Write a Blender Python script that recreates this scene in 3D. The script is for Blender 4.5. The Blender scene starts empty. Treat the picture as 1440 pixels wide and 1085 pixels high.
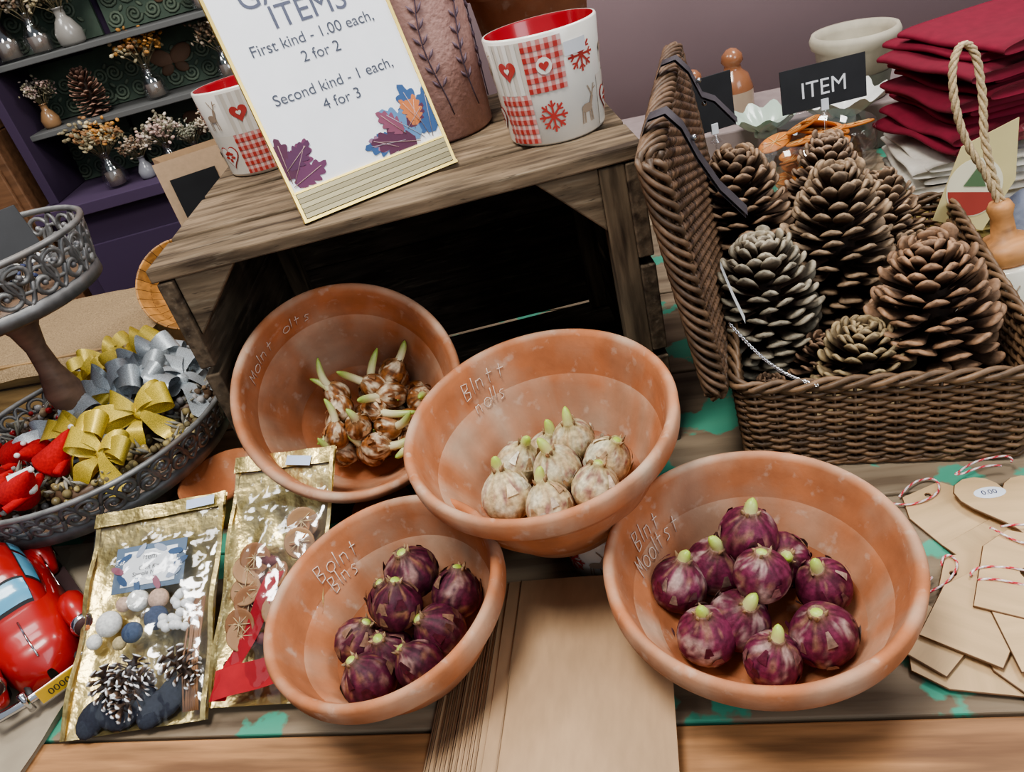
import bpy, math, random
from mathutils import Vector, Matrix, noise
from mathutils.geometry import tessellate_polygon
R = random.Random(7)
pi = math.pi; tau = 2*pi
sin, cos = math.sin, math.cos
rad = math.radians
def T(x=0,y=0,z=0,rz=0,rx=0,ry=0,s=1):
    return Matrix.Translation((x,y,z))@Matrix.Rotation(rad(rz),4,'Z')@Matrix.Rotation(rad(rx),4,'X')@Matrix.Rotation(rad(ry),4,'Y')@Matrix.Scale(s,4)
def lerp(a,b,t): return a+(b-a)*t
def mixc(a,b,t):
    t=max(0,min(1,t)); return tuple(lerp(a[i],b[i],t) for i in range(3))
def vary(c,a=.15):
    k=1+R.uniform(-a,a); return tuple(min(1,x*k) for x in c)

# ---------------------------------------------------------------- materials
def mat(name, rough=.6, metal=0, ns=30, na=.25, bump=.15, bs=None, st=(1,1,1), coat=0, patches=(), spec=.5, detail=6, bd=.002, sub=0):
    m=bpy.data.materials.new(name); m.use_nodes=True
    n=m.node_tree.nodes; l=m.node_tree.links
    b=n['Principled BSDF']; b.inputs['Roughness'].default_value=rough; b.inputs['Metallic'].default_value=metal
    b.inputs['Coat Weight'].default_value=coat; b.inputs['Specular IOR Level'].default_value=spec
    tc=n.new('ShaderNodeTexCoord'); mp=n.new('ShaderNodeMapping'); mp.inputs['Scale'].default_value=st
    l.new(tc.outputs['Object'],mp.inputs['Vector'])
    at=n.new('ShaderNodeAttribute'); at.attribute_name='Col'
    nz=n.new('ShaderNodeTexNoise'); nz.inputs['Scale'].default_value=ns; nz.inputs['Detail'].default_value=detail
    l.new(mp.outputs[0],nz.inputs['Vector'])
    mr=n.new('ShaderNodeMapRange'); mr.inputs['From Min'].default_value=.3; mr.inputs['From Max'].default_value=.7
    mr.inputs['To Min'].default_value=1-na; mr.inputs['To Max'].default_value=1+na*.6
    l.new(nz.outputs['Fac'],mr.inputs['Value'])
    mx=n.new('ShaderNodeMix'); mx.data_type='RGBA'; mx.blend_type='MULTIPLY'; mx.inputs['Factor'].default_value=1
    l.new(at.outputs['Color'],mx.inputs['A']); l.new(mr.outputs[0],mx.inputs['B'])
    out=mx.outputs['Result']
    for (col,sc,lo,hi,amt,stretched) in patches:
        p=n.new('ShaderNodeTexNoise'); p.inputs['Scale'].default_value=sc; p.inputs['Detail'].default_value=5
        l.new(mp.outputs[0] if stretched else tc.outputs['Object'],p.inputs['Vector'])
        r=n.new('ShaderNodeMapRange'); r.inputs['From Min'].default_value=lo; r.inputs['From Max'].default_value=hi
        r.inputs['To Max'].default_value=amt
        l.new(p.outputs['Fac'],r.inputs['Value'])
        q=n.new('ShaderNodeMix'); q.data_type='RGBA'; q.inputs['B'].default_value=(*col,1)
        l.new(r.outputs[0],q.inputs['Factor']); l.new(out,q.inputs['A']); out=q.outputs['Result']
    l.new(out,b.inputs['Base Color'])
    if bump>0:
        nb=nz
        if bs:
            nb=n.new('ShaderNodeTexNoise'); nb.inputs['Scale'].default_value=bs; nb.inputs['Detail'].default_value=4
            l.new(mp.outputs[0],nb.inputs['Vector'])
        bu=n.new('ShaderNodeBump'); bu.inputs['Strength'].default_value=bump; bu.inputs['Distance'].default_value=bd
        l.new(nb.outputs['Fac'],bu.inputs['Height']); l.new(bu.outputs[0],b.inputs['Normal'])
    return m
M={}
M['terra']=mat('terracotta',.85,ns=26,na=.22,bump=.3,bs=260,bd=.0008,spec=.3,patches=[((.54,.37,.26),14,.53,.74,.55,0),((.20,.07,.032),7,.56,.78,.5,0),((.62,.49,.39),60,.61,.74,.45,0)])
M['chalk']=mat('chalk_line',.9,na=.05,bump=0)
M['oldwood']=mat('weathered_wood_x',.88,ns=9,na=.5,bump=.7,st=(1.2,9,9),spec=.3,patches=[((.03,.019,.013),7,.48,.68,.85,1),((.33,.27,.19),16,.58,.74,.5,1),((.02,.014,.01),30,.62,.70,.7,1)])
M['oldwoody']=mat('weathered_wood_y',.88,ns=9,na=.5,bump=.6,st=(9,1.2,9),spec=.3,patches=[((.03,.019,.013),7,.48,.68,.85,1),((.30,.25,.19),16,.6,.75,.4,1)])
M['oldwoodz']=mat('weathered_wood_z',.88,ns=9,na=.5,bump=.6,st=(9,9,1.2),spec=.3,patches=[((.03,.019,.013),7,.48,.68,.85,1)])
M['table']=mat('painted_table_wood',.75,ns=8,na=.35,bump=.4,st=(1,9,9),patches=[((.09,.058,.035),4,.46,.64,.8,1),((.06,.36,.24),9,.555,.575,.9,0)])
M['trimwood']=mat('pine_trim',.6,ns=7,na=.45,bump=.3,st=(1,12,12),patches=[((.12,.05,.02),3,.50,.70,.8,1)])
M['wood']=mat('turned_wood',.5,ns=8,na=.3,bump=.15,st=(1,8,8),patches=[((.08,.035,.015),6,.55,.7,.5,1)])
M['ply']=mat('plywood',.6,ns=10,na=.14,bump=.05,st=(1,8,8))
M['darkmetal']=mat('aged_metal',.5,metal=.45,ns=40,na=.4,bump=.2,patches=[((.14,.09,.06),20,.55,.7,.5,0)])
M['chrome']=mat('chrome',.15,metal=1,na=.05,bump=0)
M['gold']=mat('gold_foil',.3,metal=.9,ns=30,na=.1,bump=.5,bs=28,bd=.01)
M['goldp']=mat('gold_frame',.3,metal=.7,na=.05,bump=0)
M['ribbon']=mat('ribbon_mesh',.38,metal=.25,ns=900,na=.45,bump=.4,bd=.0005)
M['felt']=mat('felt',.95,ns=300,na=.25,bump=.4,bd=.0006)
M['paper']=mat('paper',.75,ns=30,na=.04,bump=.05)
M['kraft']=mat('kraft_paper',.5,ns=120,na=.08,bump=.3,bs=9,bd=.006,st=(1,.3,1))
M['cloth']=mat('folded_cloth',.9,ns=60,na=.12,bump=.2,bs=400,bd=.0005)
M['ceramic']=mat('glazed_ceramic',.22,ns=20,na=.04,bump=.0,coat=.3)
M['paint']=mat('gloss_paint',.3,ns=15,na=.12,bump=.05,coat=.3)
M['plain']=mat('matte_plain',.7,ns=30,na=.12,bump=.1)
M['black']=mat('chalkboard',.6,ns=20,na=.25,bump=.05)
M['cone']=mat('pinecone_scale',.7,ns=120,na=.45,bump=.4)
M['wicker']=mat('wicker',.5,ns=80,na=.4,bump=.2)
M['bulb']=mat('bulb_skin',.58,ns=200,na=.4,bump=.6,bs=120,bd=.0018,spec=.32)
M['sprout']=mat('sprout',.4,ns=60,na=.1,bump=.05)
M['leather']=mat('leather',.55,ns=80,na=.2,bump=.2)
M['rope']=mat('rope',.9,ns=400,na=.35,bump=.4,bd=.0006)
M['wall']=mat('wall_paint',.85,ns=4,na=.05,bump=.05,bs=150)
M['floorm']=mat('floor_boards',.6,ns=5,na=.3,bump=.2,st=(1,9,1))
M['stone']=mat('stone_slab',.8,ns=14,na=.25,bump=.4)
M['vasem']=mat('pink_textured_vase',.5,ns=220,na=.12,bump=.8,bs=160,bd=.002)
M['burlap']=mat('burlap',.95,ns=350,na=.4,bump=.8,bd=.001)
def film(name,fac,rough,bump):
    m=bpy.data.materials.new(name); m.use_nodes=True; n=m.node_tree.nodes; l=m.node_tree.links
    n.remove(n['Principled BSDF']); o=n['Material Output']
    t=n.new('ShaderNodeBsdfTransparent'); g=n.new('ShaderNodeBsdfGlossy'); g.inputs['Roughness'].default_value=rough
    x=n.new('ShaderNodeMixShader'); x.inputs[0].default_value=fac
    nz=n.new('ShaderNodeTexNoise'); nz.inputs['Scale'].default_value=30; tc=n.new('ShaderNodeTexCoord'); l.new(tc.outputs['Object'],nz.inputs['Vector'])
    bu=n.new('ShaderNodeBump'); bu.inputs['Strength'].default_value=bump; bu.inputs['Distance'].default_value=.01
    l.new(nz.outputs['Fac'],bu.inputs['Height']); l.new(bu.outputs[0],g.inputs['Normal'])
    l.new(t.outputs[0],x.inputs[1]); l.new(g.outputs[0],x.inputs[2]); l.new(x.outputs[0],o.inputs['Surface'])
    return m
M['film']=film('cellophane',.13,.12,.6)
M['glass']=film('clear_glass',.16,.03,0)

# ---------------------------------------------------------------- builder
class B:
    def __init__(s): s.v=[];s.f=[];s.m=[];s.c=[];s.sm=[];s.mats=[]
    def add(s,g,mt,col=(.8,.8,.8),X=None,smooth=True):
        vs,fs=g; o=len(s.v)
        if mt not in s.mats: s.mats.append(mt)
        mi=s.mats.index(mt)
        for i,p in enumerate(vs):
            p=Vector(p)
            if X is not None: p=X@p
            s.v.append(p)
            s.c.append(col[i] if isinstance(col,list) else col)
        for f in fs: s.f.append(tuple(o+i for i in f)); s.m.append(mi); s.sm.append(smooth)
        return s
    def make(s,name,loc=(0,0,0),rz=0,bevel=0,X=None,parent=None):
        me=bpy.data.meshes.new(name); me.from_pydata([tuple(p) for p in s.v],[],s.f); 
        me.polygons.foreach_set('material_index',s.m); me.polygons.foreach_set('use_smooth',s.sm)
        a=me.color_attributes.new('Col','FLOAT_COLOR','POINT')
        flat=[]
        for c in s.c: flat+= [c[0],c[1],c[2],1]
        a.data.foreach_set('color',flat)
        for k in s.mats: me.materials.append(M[k])
        me.update()
        o=bpy.data.objects.new(name,me); bpy.context.scene.collection.objects.link(o)
        if X is not None: o.matrix_world=X
        else: o.location=loc; o.rotation_euler=(0,0,rad(rz))
        if bevel:
            b=o.modifiers.new('bev','BEVEL'); b.width=bevel; b.segments=2; b.limit_method='ANGLE'; b.angle_limit=rad(55)
        if parent: o.parent=parent
        return o
def box(x0,x1,y0,y1,z0,z1,n=1):
    vs=[(x,y,z) for z in (z0,z1) for y in (y0,y1) for x in (x0,x1)]
    return vs,[(0,2,3,1),(4,5,7,6),(0,1,5,4),(2,6,7,3),(0,4,6,2),(1,3,7,5)]
def grid(nu,nv,fn,cu=False,cv=False):
    U=nu if cu else nu+1; V=nv if cv else nv+1
    vs=[fn(i/nu,j/nv) for i in range(U) for j in range(V)]
    fs=[]
    for i in range(nu):
        for j in range(nv):
            a=i*V+j; b=((i+1)%U)*V+j; c=((i+1)%U)*V+(j+1)%V; d=i*V+(j+1)%V
            fs.append((a,b,c,d))
    return vs,fs
def lathe(pr,seg=48):
    n=len(pr)-1
    return grid(seg,n,lambda u,v:(pr[round(v*n)][0]*cos(u*tau),pr[round(v*n)][0]*sin(u*tau),pr[round(v*n)][1]),cu=True)
def ell(rx,ry,rz,nu=16,nv=10):
    return grid(nu,nv,lambda u,v:(rx*cos(u*tau)*sin(v*pi),ry*sin(u*tau)*sin(v*pi),-rz*cos(v*pi)),cu=True)
def tube(path,r,n=6,closed=False,cap=True):
    P=[Vector(p) for p in path]; N=len(P); rr=r if isinstance(r,(list,tuple)) else [r]*N
    vs=[];fs=[]; up=None
    for i in range(N):
        if closed: t=(P[(i+1)%N]-P[i-1])
        else: t=(P[min(i+1,N-1)]-P[max(i-1,0)])
        if t.length<1e-9: t=Vector((0,0,1))
        t.normalize()
        if up is None:
            up=Vector((0,0,1)) if abs(t.z)<.9 else Vector((1,0,0))
        a=(up-t*up.dot(t))
        if a.length<1e-6: a=t.orthogonal()
        a.normalize(); up=a; b=t.cross(a)
        for k in range(n):
            q=tau*k/n; vs.append(P[i]+(a*cos(q)+b*sin(q))*rr[i])
    for i in range(N if closed else N-1):
        for k in range(n):
            j=(i+1)%N
            fs.append((i*n+k,i*n+(k+1)%n,j*n+(k+1)%n,j*n+k))
    if not closed and cap:
        fs.append(tuple(range(n))[::-1]); fs.append(tuple((N-1)*n+k for k in range(n)))
    return vs,fs
def plate(polys,th):
    flat=[p for q in polys for p in q]; n=len(flat)
    tr=tessellate_polygon([[Vector((p[0],p[1],0)) for p in q] for q in polys])
    vs=[(p[0],p[1],th) for p in flat]+[(p[0],p[1],0) for p in flat]
    fs=[tuple(t) for t in tr]+[tuple(n+i for i in t[::-1]) for t in tr]
    for q in polys:
        k=len(q); s=len(vs)
        vs+= [(p[0],p[1],th) for p in q]+[(p[0],p[1],0) for p in q]
        for i in range(k): fs.append((s+i,s+(i+1)%k,s+k+(i+1)%k,s+k+i))
    return vs,fs
def strip(path,wv,n=1):
    vs=[];fs=[]
    for p,w in zip(path,wv): vs+= [Vector(p)-Vector(w)*.5,Vector(p)+Vector(w)*.5]
    for i in range(len(path)-1): fs.append((2*i,2*i+1,2*i+3,2*i+2))
    return vs,fs
def heart(s,n=28):
    o=[]
    for i in range(n):
        t=tau*i/n; o.append((s*16*sin(t)**3/17,s*(13*cos(t)-5*cos(2*t)-2*cos(3*t)-cos(4*t))/17))
    return o[::-1]
def circ(r,n=16,cx=0,cy=0): return [(cx+r*cos(tau*i/n),cy+r*sin(tau*i/n)) for i in range(n)]
def textg(s,size,sl=.95):
    cu=bpy.data.curves.new('t','FONT'); cu.body=s; cu.size=size; cu.align_x='CENTER'; cu.space_line=sl
    ob=bpy.data.objects.new('t',cu); bpy.context.scene.collection.objects.link(ob)
    dg=bpy.context.evaluated_depsgraph_get(); me=bpy.data.meshes.new_from_object(ob.evaluated_get(dg))
    g=([tuple(v.co) for v in me.vertices],[tuple(p.vertices) for p in me.polygons])
    bpy.data.objects.remove(ob); bpy.data.meshes.remove(me); return g

# ---------------------------------------------------------------- room shell
YAW=-15
b=B(); b.add(box(-5,5,-3,5,-.80,-.75),'floorm',(.35,.22,.13)); b.make('floor')
b=B(); b.add(box(-3.6,3.2,2.45,2.55,-.75,2.3),'wall',(.42,.30,.31)); b.make('wall_back',rz=YAW)
b=B(); b.add(box(-2.6,-2.5,-2,2.9,-.75,2.3),'wall',(.07,.045,.09)); b.make('wall_left')
b=B(); b.add(box(3.0,3.1,-2,3,-.75,2.3),'wall',(.42,.30,.31)); b.make('wall_right',rz=YAW)

# table : local frame rotated by YAW
b=B()
yy=.415
for k,w in enumerate((.27,.30,.26,.31,.28,.22)):
    b.add(box(-1.35 if k<4 else -.25,1.75,yy,yy+w-.004,-.035,0),'table',vary((.33,.25,.165),.12),smooth=False); yy+=w
b.add(box(-1.35,1.75,.34,.411,-.06,.001),'trimwood',(.40,.20,.085),smooth=False)
b.add(box(-1.35,1.75,.36,.40,-.16,-.06),'trimwood',(.30,.15,.065),smooth=False)
for x,y in ((-1.3,.42),(1.6,.42),(1.6,1.9),(-1.3,1.4),(-.2,1.9)):
    b.add(box(x,x+.08,y,y+.08,-.75,-.035),'trimwood',(.34,.18,.08),smooth=False)
b.make('shop_table',rz=YAW,bevel=.002)

# ---------------------------------------------------------------- crate
CX=T(-.347,.826,0,-3)
b=B(); W,D,H=.545,.435,.40
CT=H+.0005
c1=(.13,.095,.062); c2=(.11,.08,.058)
for y0,y1 in ((0,.085),(.098,.245),(.258,.42)):
    b.add(box(-.004,W+.004,y0,y1,H-.016,H),'oldwood',vary((.23,.165,.105)),smooth=False)
for y0,y1 in ((0.0,.12),(.135,.26),(.275,.42)):
    b.add(box(0.0,W,y0,y1,0,.016),'oldwood',vary(c2),smooth=False)
for z0,z1 in ((.018,.135),(.145,.26),(.27,.382)):
    b.add(box(0,.018,0,D,z0,z1),'oldwoody',vary(c1),smooth=False)
    b.add(box(W-.018,W,0,D,z0,z1),'oldwoody',vary(c1),smooth=False)
for z0,z1 in ((.018,.105),(.106,.200),(.201,.296),(.306,.382)):
    b.add(box(.018,W-.018,D-.014,D,z0,z1),'oldwood',vary(c2,.3),smooth=False)
for x0,x1,y0 in ((.018,.045,D-.05),(W-.047,W-.018,.002),(W-.047,W-.018,D-.05)):
    b.add(box(x0,x1,y0,y0+.03,.018,H-.018),'oldwoodz',vary((.17,.125,.08)),smooth=False)
for sx in (0,1):
    x=lambda t:(.020+t) if sx==0 else (W-.047-t)
    pts=[(x(0),.004,.384),(x(.07),.004,.384),(x(0),.004,.31)]
    pts+=[(p[0],.03,p[2]) for p in pts]
    b.add((pts,[(0,1,2),(5,4,3),(0,3,4,1),(1,4,5,2),(2,5,3,0)]),'oldwood',(.19,.14,.09),smooth=False)
b.make('wooden_crate',X=CX,bevel=.002)

# ---------------------------------------------------------------- terracotta bowls
TC=(.48,.185,.083)
def potprof(Rr,h,rb):
    return [(0,0),(rb-.004,0),(rb,.004),(lerp(rb,Rr-.012,.35),h*.25),(lerp(rb,Rr-.012,.72),h*.56),(Rr-.012,h-.030),(Rr-.004,h-.028),(Rr-.001,h-.024),(Rr,h-.018),(Rr,h-.004),(Rr-.002,h-.001),(Rr-.005,h),(Rr-.008,h-.001),(Rr-.011,h-.005),(Rr-.014,h-.020),
        (lerp(rb+.014,Rr-.015,.88),h*.70),(lerp(rb+.014,Rr-.015,.68),h*.52),(lerp(rb+.014,Rr-.015,.40),h*.35),(rb+.016,.030),(rb+.008,.020),(rb+.004,.0185),(rb-.004,.018),(rb-.008,.014),(rb*.5,.013),(0,.013)]
GL={'l':[[(0,0),(0,1)]],'o':[[(.5+.3*cos(t*tau/8)-.2,.3+.3*sin(t*tau/8)) for t in range(9)]],'n':[[(0,0),(0,.6),(.1,.55),(.3,.6),(.4,.4),(.4,0)]],
 'v':[[(0,.6),(.2,0),(.4,.6)]],'t':[[(.15,0),(.15,.9)],[(0,.6),(.4,.6)]],'s':[[(.4,.55),(.15,.6),(.05,.45),(.3,.25),(.3,.08),(0,0)]],'B':[[(0,0),(0,1),(.4,.9),(.35,.6),(0,.5),(.45,.35),(.4,.05),(0,0)]],'M':[[(0,0),(.1,1),(.3,.3),(.5,1),(.6,0)]]}
def scribble(b,word,Rr,h,rb,th0,s0,size):
    def P(th,s):
        r=lerp(Rr-.014,rb+.016,s); z=lerp(h-.02,.03,s)
        r=r+.0030*sin(pi*s)-.0008
        return Vector((r*cos(th),r*sin(th),z+.0008))
    th=th0; slope=math.hypot(Rr-rb-.03,h-.05); k0=R.uniform(0,6)
    for ci,ch in enumerate(word):
        for st in GL[ch]:
            pts=[]
            for k in range(len(st)-1):
                for q in range(3):
                    u=lerp(st[k][0],st[k+1][0],q/3); v=lerp(st[k][1],st[k+1][1],q/3)
                    pts.append((u+.18*v,v+.08*sin(k0+ci)))
            pts.append((st[-1][0]+.18*st[-1][1],st[-1][1]+.08*sin(k0+ci)))
            b.add(tube([P(th-u*size/Rr,s0-v*size/slope) for u,v in pts],.0006,4),'chalk',(.74,.60,.50))
        th-= (.78 if ch!='l' else .3)*size/Rr
def pot(name,Rr,h,rb,X,words=(),col=TC):
    b=B(); pr=potprof(Rr,h,rb)
    cols=[]
    g=lathe(pr,120); K=len(pr)
    for i,p in enumerate(g[0]):
        pi_=i%K
        n=noise.noise(Vector(p)*22+Vector((Rr*100,0,0))); n2=noise.noise(Vector(p)*60+Vector((h*90,3,0)))
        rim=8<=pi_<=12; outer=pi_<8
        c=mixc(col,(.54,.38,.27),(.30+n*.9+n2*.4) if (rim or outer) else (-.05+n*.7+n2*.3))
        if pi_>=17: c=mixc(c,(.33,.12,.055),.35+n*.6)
        cols.append(c)
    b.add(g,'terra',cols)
    for w in words: scribble(b,w[0],Rr,h,rb,rad(w[1]),w[2],w[3])
    return b.make(name,X=X)
def bulb(b,X,r,kind,sp=1):
    seed=Vector((R.uniform(0,90),R.uniform(0,90),R.uniform(0,90)))
    pr=[(0,-.80),(.20,-.86),(.36,-.84),(.52,-.77),(.70,-.66),(.82,-.52),(.92,-.34),(.98,-.15),(1,.04),(.985,.22),(.93,.40),(.84,.57),(.70,.73),(.54,.86),(.40,.95),(.31,1.03),(.27,1.11),(.25,1.17),(.18,1.15),(0,1.08)]
    if kind=='paper': pr=[(a*.88,z*1.12) for a,z in pr]
    if kind=='white': pr=[(a*(.99 if z<.1 else .99-.10*min(1,z)),z*(1 if z<0 else 1.12)) for a,z in pr]
    g=lathe([(a*r,z*r) for a,z in pr],44); cols=[];vs=[]
    for p in g[0]:
        p=Vector(p); a=math.atan2(p.y,p.x); zz=p.z/r
        d=1+.07*noise.noise(Vector((cos(a)*1.4,sin(a)*1.4,zz*.7))+seed)+.022*noise.noise(Vector((cos(a)*6,sin(a)*6,zz*2.5))+seed)
        vs.append(Vector((p.x*d,p.y*d,p.z)))
        s1=noise.noise(Vector((cos(a)*9,sin(a)*9,zz*1.0))+seed); s2=noise.noise(Vector((cos(a)*1.5,sin(a)*1.5,zz*1.6))+seed*2)+.4*noise.noise(Vector((cos(a)*6,sin(a)*6,zz*6))+seed)
        s3=noise.noise(Vector((cos(a)*2.5,sin(a)*2.5,zz*2.5))+seed*3)+.3*noise.noise(Vector((cos(a)*8,sin(a)*8,zz*8))+seed)
        if kind=='purple':
            c=mixc((.085,.010,.028),(.185,.028,.070),s1*1.2+.5); c=mixc(c,(.40,.27,.25),(s2-.20)*3.5); c=mixc(c,(.26,.13,.09),(s3-.30)*4)
            c=mixc(c,(.24,.15,.09),(zz-.9)*3)
        elif kind=='dark':
            c=mixc((.045,.007,.018),(.13,.018,.045),s1*1.2+.4); c=mixc(c,(.30,.17,.15),(s2-.24)*3.5); c=mixc(c,(.24,.11,.06),(s3-.26)*4)
            c=mixc(c,(.18,.11,.07),(zz-.9)*3)
        elif kind=='white':
            c=mixc((.62,.51,.31),(.46,.32,.18),s1*1.6+.3); c=mixc(c,(.70,.65,.47),(s2)*3); c=mixc(c,(.32,.17,.14),(s3-.16)*3.5)
            c=mixc(c,(.42,.36,.16),(zz-.9)*2.5)
        else:
            c=mixc((.34,.13,.04),(.13,.05,.02),s1*1.8+.3); c=mixc(c,(.74,.60,.42),(s2-.05)*4); c=mixc(c,(.40,.25,.12),(zz-.9)*3)
        if zz<-.72: c=(.35,.25,.16)
        cols.append(c)
    b.add((vs,g[1]),'bulb',cols,X)
    for k in range(R.randint(5,10)):   # loose papery skin flakes
        a=R.uniform(0,tau); z0=R.uniform(-.3,.7); wd=R.uniform(.10,.28); cl=R.uniform(.03,.16)
        fl=[]
        for i in range(4):
            for j in range(3):
                aa=a+(j-1)*wd*(1-.2*i); zz=z0+i*.14; rr=math.sqrt(max(.05,1-(zz*.86)**2))*1.03+cl*(i/3)**2
                fl.append(Vector((rr*r*cos(aa),rr*r*sin(aa),zz*r)))
        fs=[(i*3+j,i*3+j+1,i*3+j+4,i*3+j+3) for i in range(3) for j in range(2)]
        cc={'purple':[(.24,.11,.11),(.13,.020,.045),(.32,.22,.18)],'dark':[(.16,.07,.06),(.08,.012,.024),(.25,.14,.09)],'white':[(.62,.50,.32),(.42,.28,.16),(.74,.68,.54)],'paper':[(.35,.16,.07),(.6,.42,.25),(.2,.08,.03)]}[kind]
        b.add((fl,fs),'bulb',vary(R.choice(cc),.25),X)
    nk=1.12 if kind=='white' else 1.0
    for k in range(5):   # ragged neck
        a=R.uniform(0,tau); b.add(tube([(.22*r*cos(a),.22*r*sin(a),r*1.02*nk),(.26*r*cos(a),.26*r*sin(a),r*1.15*nk),(.34*r*cos(a+.2),.34*r*sin(a+.2),r*R.uniform(1.22,1.34)*nk)],[r*.09,r*.07,r*.01],4),'bulb',vary((.34,.22,.12),.3),X)
    if sp:
        L=(r*R.uniform(.35,.6) if kind!='paper' else r*R.uniform(.8,2.3))*sp; bend=R.uniform(-.5,.5); bend2=R.uniform(-.5,.5)
        n=10; path=[];rr=[];cs=[]
        for i in range(n+1):
            t=i/n; path.append((bend*L*t*t,bend2*L*t*t,r*nk+(L+.1*r)*t))
            w=(.24 if kind!='paper' else .29)*r
            rr.append(w*(1-.2*t)*math.sqrt(max(0.03,1-max(0,(t-.5)/.5)**2)))
            c=mixc((.74,.70,.38),(.40,.55,.08) if kind!='paper' else (.34,.50,.10),(t*1.2-.15) if kind!='paper' else (t*1.7-.6))
            if kind=='paper': c=mixc((.80,.74,.50),c,t*1.6)
            cs+=[c]*8
        b.add(tube(path,rr,8),'sprout',cs,X)
def lay(name,PX,lst,r,kind,z0=.013,pg=.8,sl=1):
    b=B()
    for q in lst:
        x,y,z=q[:3]; tx=q[3] if len(q)>3 else R.uniform(-30,30); ty=q[4] if len(q)>4 else R.uniform(-30,30)
        rr=r*R.uniform(.92,1.09)
        bulb(b,T(x,y,z+z0,R.uniform(0,360),tx,ty),rr,kind,sl if R.random()<pg or kind=='paper' else .25)
    return b.make(name,X=PX)
# front right bowl
P4=T(.169,.478,.003,0,3,0)
pot('terracotta_bowl',.137,.116,.072,P4,[('Blnt',143,.30,.021),('Mooltst',152,.56,.020)])
lay('hyacinth_bulbs',P4,[(.015,.056,.060,5,5),(-.062,.045,.030,10,-15),(.006,.004,.064,-5,5),(.062,-.004,.036),(-.058,-.018,.030,5,0),(.038,-.050,.032,10,0),(-.020,.056,.028),(-.024,-.010,.028),(-.012,-.056,.026),(.042,.044,.028)],.0275,'purple',pg=.7)
# rear middle bowl, raised on an upturned cup
P2=T(.023,.664,.064,0,6,-3)
pot('terracotta_bowl',.144,.142,.078,P2,[('Blntt',126,.18,.021),('nolls',124,.42,.019)])
lay('hyacinth_bulbs',P2,[(.030,.040,.038,0,5),(-.038,.036,.032,20,-20),(.004,.0,.042,8,0),(.058,-.004,.036),(-.058,-.012,.036),(-.016,-.044,.036),(.036,-.038,.036),(0,.05,.02)],.0275,'white',pg=.6,sl=1.3)
# front left bowl
P3=T(-.167,.563,.004,0,4,-6)
pot('terracotta_bowl',.125,.115,.064,P3,[('Bolnt',140,.25,.020),('Blns',138,.52,.019)])
lay('hyacinth_bulbs',P3,[(.018,.050,.055,-5,0),(.058,.018,.036,10,35),(.002,.008,.060,20,20),(-.054,.004,.032,30,-30),(-.042,-.044,.030),(.012,-.048,.032,35,0),(.036,-.014,.030),(-.022,-.018,.026),(-.020,.048,.026)],.0265,'dark',pg=.15)
# tilted deep pot leaning in the crate mouth, propped on an upturned pot
P1=T(-.213,.908,.086,13,42,0)
pot('terracotta_bowl',.136,.172,.074,P1,[('Molnt',150,.16,.020),('olts',114,.16,.019)])
L=[]
for i in range(28):
    a=i*2.4+R.uniform(-.3,.3); q=.072*math.sqrt((i%14+.5)/14); L.append((q*cos(a)+.028,q*sin(a)*.85-.016,.028+(.028 if i>=14 else 0)+R.uniform(-.003,.004),R.uniform(-70,50),R.uniform(-60,60)))
lay('narcissus_bulbs',P1,L,.0195,'paper')
b=B(); b.add(lathe([(0,.066),(.034,.066),(.038,.062),(.046,.018),(.052,.017),(.053,.0),(.049,0),(.042,.016),(.034,.060),(0,.061)],48),'terra',TC); b.make('terracotta_pot',X=T(-.195,.755,.0005))
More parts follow.
